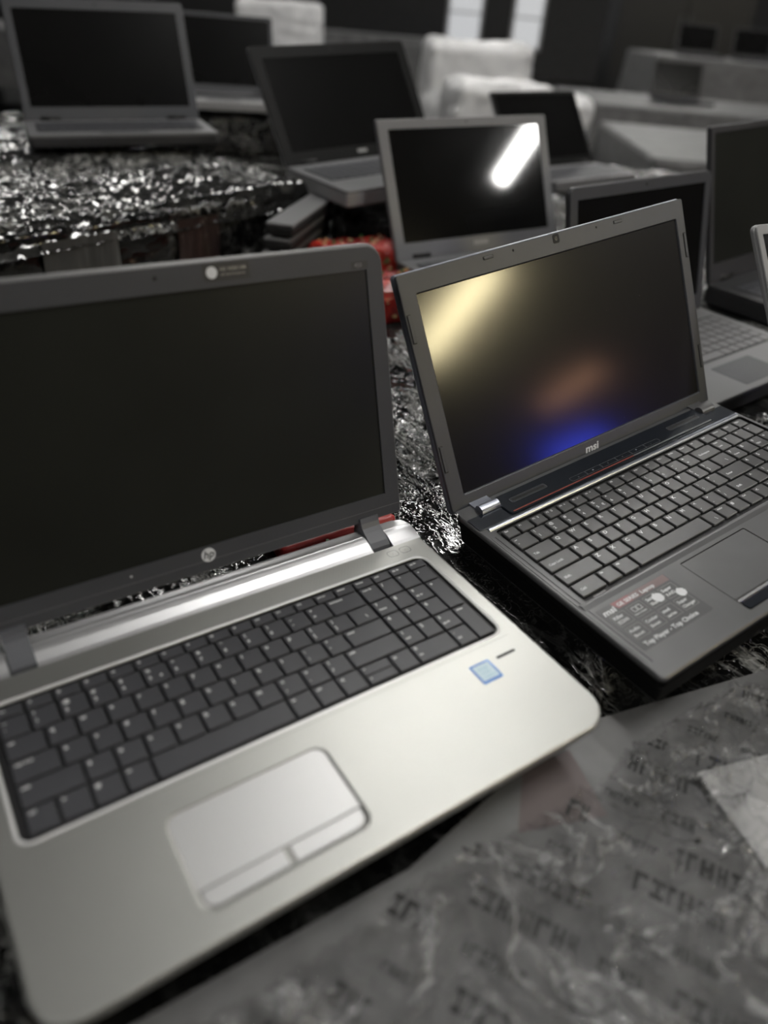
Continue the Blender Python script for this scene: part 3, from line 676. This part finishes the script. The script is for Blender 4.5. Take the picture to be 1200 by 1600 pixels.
def film_height(x,y):
    front=sstep(.36,.22,y-.35*x)         # lower ground in front of the laptops
    base=-.0335-.020*front
    h=base
    quiet=np.zeros_like(x)
    for F,x0,x1,y0,y1,zl in FOOT:
        n=F.R[:,2]; P=F.g((0,0,zl-.0018))
        if P[2]>.02: continue
        zp=P[2]-(n[0]*(x-P[0])+n[1]*(y-P[1]))/n[2]
        dx=x-F.o[0]; dy=y-F.o[1]
        u=F.R[0,0]*dx+F.R[1,0]*dy; v=F.R[0,1]*dx+F.R[1,1]*dy
        ddx=np.maximum(np.maximum(x0-u,u-x1),0); ddy=np.maximum(np.maximum(y0-v,v-y1),0); dd=np.hypot(ddx,ddy)
        w=sstep(.095,.006,dd); h=h*(1-w)+zp*w; quiet=np.maximum(quiet,sstep(.05,.004,dd))
    a=.0045*N[9](x/.09,y/.09)+.0035*N[10](x/.035,y/.035)
    c=.0048*creases(x,y,.634+math.pi/2,0,.22,.017,8)+.0020*creases(x,y,.9+math.pi/2,1,.09,.009)+.0016*creases(x,y,.2,2,.05,.008,5)+.0011*creases(x,y,1.2,3,.03,.005,4)
    return h+(a+c-.0035)*(1-.93*quiet)-.0012*quiet
def grid_mesh(name,xs,ys,fz,material,parent=None,mask=None):
    X,Y=np.meshgrid(xs,ys); Z=fz(X,Y); nx,ny=len(xs),len(ys)
    V=np.stack([X,Y,Z],-1).reshape(-1,3)
    idx=np.arange(nx*ny).reshape(ny,nx)
    Q=np.stack([idx[:-1,:-1],idx[:-1,1:],idx[1:,1:],idx[1:,:-1]],-1).reshape(-1,4)
    if mask is not None:
        c=V[Q].mean(1); Q=Q[mask(c[:,0],c[:,1])]
        used=np.unique(Q); re=-np.ones(nx*ny,int); re[used]=np.arange(len(used)); V=V[used]; Q=re[Q]
    me=bpy.data.meshes.new(name); me.vertices.add(len(V)); me.vertices.foreach_set('co',V.astype(np.float32).ravel())
    me.loops.add(Q.size); me.loops.foreach_set('vertex_index',Q.astype(np.int32).ravel())
    me.polygons.add(len(Q)); me.polygons.foreach_set('loop_start',np.arange(0,Q.size,4,dtype=np.int32)); me.polygons.foreach_set('loop_total',np.full(len(Q),4,np.int32))
    me.update(); me.validate(); me.shade_smooth()
    return ob(name,me,material,parent)
def axis(pts):
    out=[]
    for a,b,s in pts: out+=list(np.arange(a,b,s))
    return np.array(out+[pts[-1][1]])
xs=axis([(-1.5,-.35,.012),(-.35,.85,.0026),(.85,1.6,.009)])
ys=axis([(-.25,.08,.006),(.08,1.15,.0026),(1.15,1.8,.005),(1.8,3.0,.012)])
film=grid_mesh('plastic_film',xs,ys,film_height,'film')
tag(film,'black glossy stretch film, creased, covering the whole display table','plastic film')
# table below
r=empty('display_table',(0,1.3,FZ))
m=MB(); m.box(-1.5,1.6,-1.55,1.7,.68,.712); m.ob('table_top','table',r)
for x in (-1.4,1.5):
    for y in (-1.45,1.6):
        m=MB(); m.box(x-.03,x+.03,y-.03,y+.03,0,.68); m.ob('leg','steel',r)
tag(r,'long table under the black stretch film, carrying all the near laptops','table')

# foreground carton under clear film
CY=Rz(-.75)
r=empty('printed_carton',(.19,.30,-.0465),Rz(.52)); tag(r,'flat grey printed carton under clear film, in front of the silver laptop','carton')
CP=[(-.10,.05),(.6,.0),(.6,.50),(.341,.470),(.152,.385),(.108,.338),(.036,.262),(-.112,.160)]
def cl(p): dx,dy=p[0]-.19,p[1]-.30; c_,s_=math.cos(.52),math.sin(.52); return (c_*dx+s_*dy,-s_*dx+c_*dy)
CL=[cl(p) for p in CP]
def inside(x,y,mg=.004):
    for i in range(len(CL)):
        (ax,ay),(bx_,by_)=CL[i],CL[(i+1)%len(CL)]; ex,ey=bx_-ax,by_-ay; l=math.hypot(ex,ey)
        if (ex*(y-ay)-ey*(x-ax))/l<mg: return False
    return True
m=MB(); m.loft([at_z(CL,-.004),at_z(CL,-.0002)]); m.ob('carton_sheet','carton',r)
rg=random.Random(11)
m=MB()
TH=-.95      # the print runs away to the lower right
def pb(x0,x1,y0,y1,z1):
    c_,s_=math.cos(TH),math.sin(TH); Q=[(x*c_-y*s_,x*s_+y*c_) for x,y in ((x0,y0),(x1,y0),(x1,y1),(x0,y1))]
    if not all(inside(*q_) for q_ in Q): return
    m.add([(*q_,-.0003) for q_ in Q]+[(*q_,z1) for q_ in Q],[(4,5,6,7),(0,1,5,4),(1,2,6,5),(2,3,7,6),(3,0,4,7)])
for k in range(26):
    y=-.34+k*.030
    x=-.40+rg.uniform(0,.05)
    while x<.40:
        n=rg.randint(3,8); gh=rg.choice([.006,.009,.014])
        for i in range(n):
            w=gh*rg.uniform(.3,.62); y2=y+gh; kind=rg.random()
            if kind<.35: pb(x,x+w*.35,y,y2,.0002); pb(x,x+w,y2-gh*.25,y2,.00021)
            elif kind<.7: pb(x,x+w*.35,y,y2,.0002); pb(x+w*.65,x+w,y,y2,.0002); pb(x,x+w,y+gh*.4,y+gh*.6,.00022)
            else: pb(x,x+w,y,y+gh*.25,.0002); pb(x,x+w,y2-gh*.25,y2,.0002); pb(x+w*.4,x+w*.65,y,y2,.00022)
            x+=w+gh*.16
        x+=rg.uniform(.008,.03)
o=m.ob('carton_print','carton_ink',r); o['kind']='stuff'
m=MB(); m.add([(-.075,.035,.0001),(-.01,.02,.0001),(.0,.075,.0001),(-.045,.072,.0001)],[(0,1,2,3)]); m.ob('pink_print','carton_red',r)
o=slab(-.05,.07,-.04,.035,0,.0015,.002,.0004,3).ob('pale_card','paper',None,(.300,.335,-.0425),(0,0,.35)); tag(o,'blank pale card at the right edge, in front of the black laptop','card')
def clear_h(x,y):
    u=(x-.19)*math.cos(.52)+(y-.30)*math.sin(.52); v=-(x-.19)*math.sin(.52)+(y-.30)*math.cos(.52)
    e=.016*creases(x,y,.70,7,.2,.03,3)*sstep(.08,.02,np.abs(-math.sin(.70)*(x-.28)+math.cos(.70)*(y-.415)))*sstep(.16,.22,x)+.004*N[3](x/.022,y/.022)+.007*N[4](x/.08,y/.08)+.012*creases(x,y,-.5,4,.14,.03,5)+.010*creases(x,y,.6,5,.12,.022,5)+.004*creases(x,y,1.5,6,.04,.008,4)+.0015*N[5](x/.007,y/.007)
    z_=-.0430+e
    return z_
def HPd(x,y):
    u=math.cos(.63345)*(x-.0205)+math.sin(.63345)*(y-.2477); v=-math.sin(.63345)*(x-.0205)+math.cos(.63345)*(y-.2477); return u,v
def MSd(x,y):
    u=math.cos(.622)*(x-.3706)+math.sin(.622)*(y-.5019); v=-math.sin(.622)*(x-.3706)+math.cos(.622)*(y-.5019); return u,v
def cmask(x,y):
    u,v=HPd(x,y); u2,v2=MSd(x,y)
    wob=.012*(N[8](x/.04,y/.04)-.5)
    return ((v<-.016+wob*.7)|(u>.206+wob))&(v2<-.014+wob)&(u<.50)&(v<.11+wob)
o=grid_mesh('clear_film',axis([(-.12,.60,.0026)]),axis([(.02,.56,.0026)]),clear_h,'clear',None,cmask)
tag(o,'clear crinkled stretch film lying over the printed carton in the foreground','plastic film')

# ================================================================== wrapped stack on the left
def vn3(x,y,z,k): return (N[k](x,y)+N[(k+1)%14](y+9.3,z)+N[(k+2)%14](z+4.1,x))/3
def wrapped_box(name,L,Wd,H,material,parent,loc=(0,0,0),n=(150,80,34),amp=.006,rad=.014,fr=.03):
    """box from (0,0,0) to (L,Wd,H), rounded, creased skin"""
    m=MB(); V=[];Fc=[]
    dims=np.array([L,Wd,H])
    for ax in range(3):
        u,v=[i for i in range(3) if i!=ax]
        for side in (0,1):
            if ax==2 and side==0: continue
            nu,nv=n[u],n[v]
            U,Vv=np.meshgrid(np.linspace(0,dims[u],nu),np.linspace(0,dims[v],nv),indexing='ij')
            P=np.zeros((nu,nv,3)); P[...,u]=U; P[...,v]=Vv; P[...,ax]=dims[ax]*side
            C=np.clip(P,[rad,rad,0],dims-rad); C[...,2]=np.clip(P[...,2],0,H-rad)
            d=P-C; ln_=np.linalg.norm(d,axis=-1,keepdims=True); nrm=d/np.maximum(ln_,1e-6)
            x,y,z_=P[...,0],P[...,1],P[...,2]
            e=amp*(vn3(x/fr,y/fr,z_/fr,2)-.5)+amp*.6*ridged(vn3(x/(fr*1.8),y/(fr*.5),z_/(fr*.9),5),4)+amp*.35*ridged(vn3(x/(fr*.35),y/(fr*.35),z_/(fr*.35),8),3)
            P=C+nrm*rad+nrm*e[...,None]
            b0=len(V); V+=list(map(tuple,P.reshape(-1,3)))
            flip=(side==0)^(ax==1)
            for i in range(nu-1):
                for j in range(nv-1):
                    q=(b0+i*nv+j,b0+(i+1)*nv+j,b0+(i+1)*nv+j+1,b0+i*nv+j+1)
                    Fc.append(q[::-1] if flip else q)
    me=mesh(name,V,Fc,True); return ob(name,me,material,parent,loc)
# front bottom edge runs from (-1.0,.535) to (-.191,1.626); box goes back-left
yw=math.atan2(.533,.397)
L=1.27; ox=-.206-L*math.cos(yw); oy=1.606-L*math.sin(yw)
r=empty('wrapped_stack',(ox,oy,-.030),Rz(yw)); tag(r,'low stack of cartons wrapped in creased black film, left background','wrapped stack')
Hs=.111
wrapped_box('carton_body',L,.62,Hs,'film_side',r)
# film skin over the top with a hanging edge
def top_h(X,Y):
    e=.004*N[2](X/.05,Y/.05)+.005*creases(X,Y,.1,7,.2,.02,4)+.004*creases(X,Y,.7,8,.07,.012,4)+.002*creases(X,Y,2.2,9,.04,.007,3)
    return Hs+.006+e-.045*sstep(.012,-.012,Y)-.04*sstep(L-.01,L+.016,X)
grid_mesh('top_film',np.arange(-.0,L+.018,.005),np.arange(-.012,.60,.0045),top_h,'film_grey',r)
for a,b_,mt_ in ((.68,.81,'film_tape'),(.93,1.02,'film_brown'),(.36,.42,'film_tape')):
    m=MB(); 
    nx=24; P=[]
    nz=22
    for i in range(nx+1):
        for j in range(nz+1):
            x=a+(b_-a)*i/nx; zz=(Hs-.02)*j/nz+.002
            P.append((x,-.007-.004*float(N[6](np.array(x/.012),np.array(zz/.05)))-.002*float(N[7](np.array(x/.004),np.array(zz/.03))),zz))
    F_=[(i*(nz+1)+j,(i+1)*(nz+1)+j,(i+1)*(nz+1)+j+1,i*(nz+1)+j+1) for i in range(nx) for j in range(nz)]
    m.add(P,F_); m.ob('wrapped_strip',mt_,r,smooth=True)
# closed laptops leaning at the corner of the stack (diagonal edges)
for k in range(4):
    r=empty('closed_laptop',(-.232+.004*k,1.33,-.026+.026*k),Rz(-.17))
    slab(-.03,.02,0,.27,0,.014,.004,.002,4).ob('base','dark',r)
    slab(-.03,.02,0,.27,.0150,.021,.004,.002,4).ob('lid','greybezel',r)
    tag(r,['lowest closed laptop in the small pile at the right end of the wrapped stack','second closed laptop from the bottom in the small pile beside the wrapped stack','third closed laptop from the bottom in the small pile beside the wrapped stack','topmost closed laptop in the small pile beside the wrapped stack'][k],'laptop','closed laptops piled at the stack corner')
# support under laptop B, and red parcels
def parcel(name,loc,yaw,dim,material,label,cat,seed=0,amp=.006,marks=True,nm=9):
    r=empty(name,loc,Rz(yaw)); tag(r,label,cat)
    wrapped_box('wrapping',*dim,material,r,(-dim[0]/2,-dim[1]/2,0),n=(50,40,20),amp=amp,rad=min(dim)*.3,fr=.02)
    if marks:
        q=random.Random(seed); 
        for mt_ in ('gold','green'):
            m=MB()
            for i in range(nm):
                x=q.uniform(-.4,.4)*dim[0]; y=q.uniform(-.4,.4)*dim[1]; s=q.uniform(.0015,.004)*(dim[2]/.05)**.5
                m.box(x-s,x+s,y-s*.5,y+s*.5,dim[2]-.004,dim[2]+.0055)
                xx=q.uniform(-.4,.4)*dim[0]; zz=q.uniform(.2,.8)*dim[2]; m.box(xx-s,xx+s,-dim[1]/2-.005,-dim[1]/2+.004,zz-s*.5,zz+s*.5)
            m.ob('foil_print',mt_,r)
    return r
parcel('wrapped_carton',(.0,1.665,-.028),.66,(.30,.18,.078),'film_side','black wrapped carton carrying the wide all-black laptop','carton',marks=False)
parcel('wrapped_carton',(-.62,2.64,-.024),.30,(.40,.22,.105),'film_side','black wrapped carton carrying the half hidden dark laptop at the upper left','carton',marks=False)
parcel('wrapped_carton',(.615,.785,-.022),.60,(.24,.16,.054),'film_side','black wrapped carton carrying the thin light framed laptop at the right edge','carton',marks=False)
parcel('red_parcel',(-.100,1.445,-.030),.60,(.17,.08,.052),'red_foil','long red foil parcel lying in front of the wide all-black laptop','parcel',1)
parcel('red_parcel',(-.02,1.24,-.030),.62,(.13,.10,.050),'red_foil','red foil parcel with gold and green prints beside the light grey bezel laptop','parcel',2)
parcel('red_parcel',(-.145,1.15,-.030),.62,(.17,.07,.052),'red_foil','red foil parcel just behind the top edge of the silver laptop screen','parcel',3)
parcel('red_parcel',(-.050,.586,-.030),.60,(.122,.042,.014),'red_card','flat red packet with gold marks, seen in the gap under the silver laptop screen','parcel',4,.002)

# ================================================================== far hall
# grey covered tables
def far_table(label,x0,x1,y0,y1,h=.74):
    r=empty('covered_table',((x0+x1)/2,(y0+y1)/2,FZ)); w=(x1-x0)/2; d=(y1-y0)/2
    m=MB(); m.box(-w,w,-d,d,h-.03,h); m.ob('table_top','table',r)
    m=MB(); L=[at_z(rr(-w-.01,w+.01,-d-.01,d+.01,.03,4,-q_),zz) for zz,q_ in ((h-.45,.03),(h-.2,.012),(h-.01,.0),(h+.006,-.01))]; m.loft(L,False,True); m.ob('cloth','cloth',r)
    for sx in (-1,1):
        for sy in (-1,1):
            m=MB(); m.box(sx*(w-.08)-.03,sx*(w-.08)+.03,sy*(d-.08)-.03,sy*(d-.08)+.03,0,h-.03); m.ob('leg','steel',r)
    tag(r,label,'table'); return r
far_table('grey covered table beyond the black film, right of the small dark laptop',.95,3.4,3.3,4.45,.745)
far_table('grey covered table in the far middle of the hall',1.0,4.5,5.5,6.6,.745)
far_table('long grey covered table at the far right of the hall',2.0,7.5,7.6,8.8,.98)
far_table('grey covered table far away behind the black laptops on the left',-4.5,-.5,7.5,8.8,.745)
def far_laptop(x,y,z,yaw,label,s=1.):
    F=Frame(x,y,z,yaw); simple_laptop(label,F,.344*s,.5625,.3,(.012,.012,.02),T=.024,D=.24,bezm='black_plastic',basem='black_plastic',scr='scr_dull')
far_laptop(1.80,6.15,-.003,.15,'open dark laptop on the far middle table')
far_laptop(2.45,8.1,.232,.1,'open dark laptop on the tall far table, left of two side by side')
far_laptop(2.95,8.1,.232,.15,'open dark laptop on the tall far table, right of two side by side')
far_laptop(2.55,4.0,-.003,.5,'dark laptop at the far right edge, on the nearest grey covered table',1.15)
far_laptop(3.2,6.0,-.003,.3,'small dark laptop on the far middle table near the right edge')
# bundles and boxes
def bundle(x,y,z,yaw,dim,label,material='white_bag'):
    r=empty('wrapped_bundle',(x,y,z),Rz(yaw)); tag(r,label,'bundle'); wrapped_box('wrapping',*dim,material,r,(-dim[0]/2,-dim[1]/2,0),n=(40,30,24),amp=.03,rad=.05,fr=.12); return r
far_table('narrow table carrying the white wrapped bundles, behind the small dark laptop',-.1,.88,4.3,5.4,.60)
bundle(.40,4.62,-.172,.2,(.52,.36,.26),'large pale wrapped bundle behind the small dark laptop')
bundle(.785,4.56,-.172,.1,(.18,.3,.22),'small pale wrapped bundle right of the large pale one')
bundle(.30,5.12,-.172,.1,(.6,.3,.42),'tall pale wrapped bundle standing behind the large pale one')
bundle(-1.35,8.1,-.028,.1,(.75,.4,.36),'bright white wrapped bundle on the far left table')
def box(x,y,z,yaw,dim,label,material='grey_box',cat='box',name='storage_box'):
    r=empty(name,(x,y,z),Rz(yaw)); a,b_,c=dim
    slab(-a/2,a/2,-b_/2,b_/2,0,c*.86,.01,.004,3).ob('body',material,r); slab(-a/2-.008,a/2+.008,-b_/2-.008,b_/2+.008,c*.865,c,.012,.004,3).ob('lid',material,r)
    tag(r,label,cat); return r
box(-.06,3.35,FZ,.2,(.55,.5,.74),'grey box standing on the floor right of the wide all-black laptop')
box(-.75,9.9,FZ,.1,(1.6,.6,.88),'long grey counter in the far hall above the black laptops',cat='counter',name='counter')
def cabinet(x,y,w,d,h,label):
    r=empty('cabinet',(x,y,FZ)); 
    m=MB(); m.box(-w/2,w/2,-d/2,d/2,0,h); m.ob('body','cabinet',r)
    for s in (-1,1):
        dd=slab(s*w/4-w/4+.01,s*w/4+w/4-.01,.03,h-.03,0,.02,.004,.003,3).ob('door','cabinet',r,(0,-d/2,0),f=lidmap)
        slab(-.01,.01,h*.45,h*.6,.02,.045,.004,.003,2).ob('handle','steel',dd,(s*.05 if s>0 else -.05,0,0),f=lidmap)
    tag(r,label,'cabinet')
cabinet(2.9,10.6,1.5,.6,2.2,'dark cabinet at the far side, behind the middle grey table')
cabinet(-3.3,10.9,2.2,.6,2.3,'dark cabinet far behind the upper left laptop')
cabinet(7.2,12.5,1.0,.6,2.2,'dark cabinet far away at the upper right')
# far window panes in the back wall (bright verticals)
for i,(x,w) in enumerate(((.8,.7),(2.2,.6))):
    r=struct(empty('window_%d'%(i+1),(x,19.96,-.2)))
    m=MB(); m.box(-w/2-.06,w/2+.06,-.03,.03,-.06,1.76); m.ob('window_frame','housing',r)
    for k in range(3):
        m=MB(); m.box(-w/2+.01,w/2-.01,-.05,-.035,.0+k*.57,.53+k*.57); m.ob('pane','window',r)
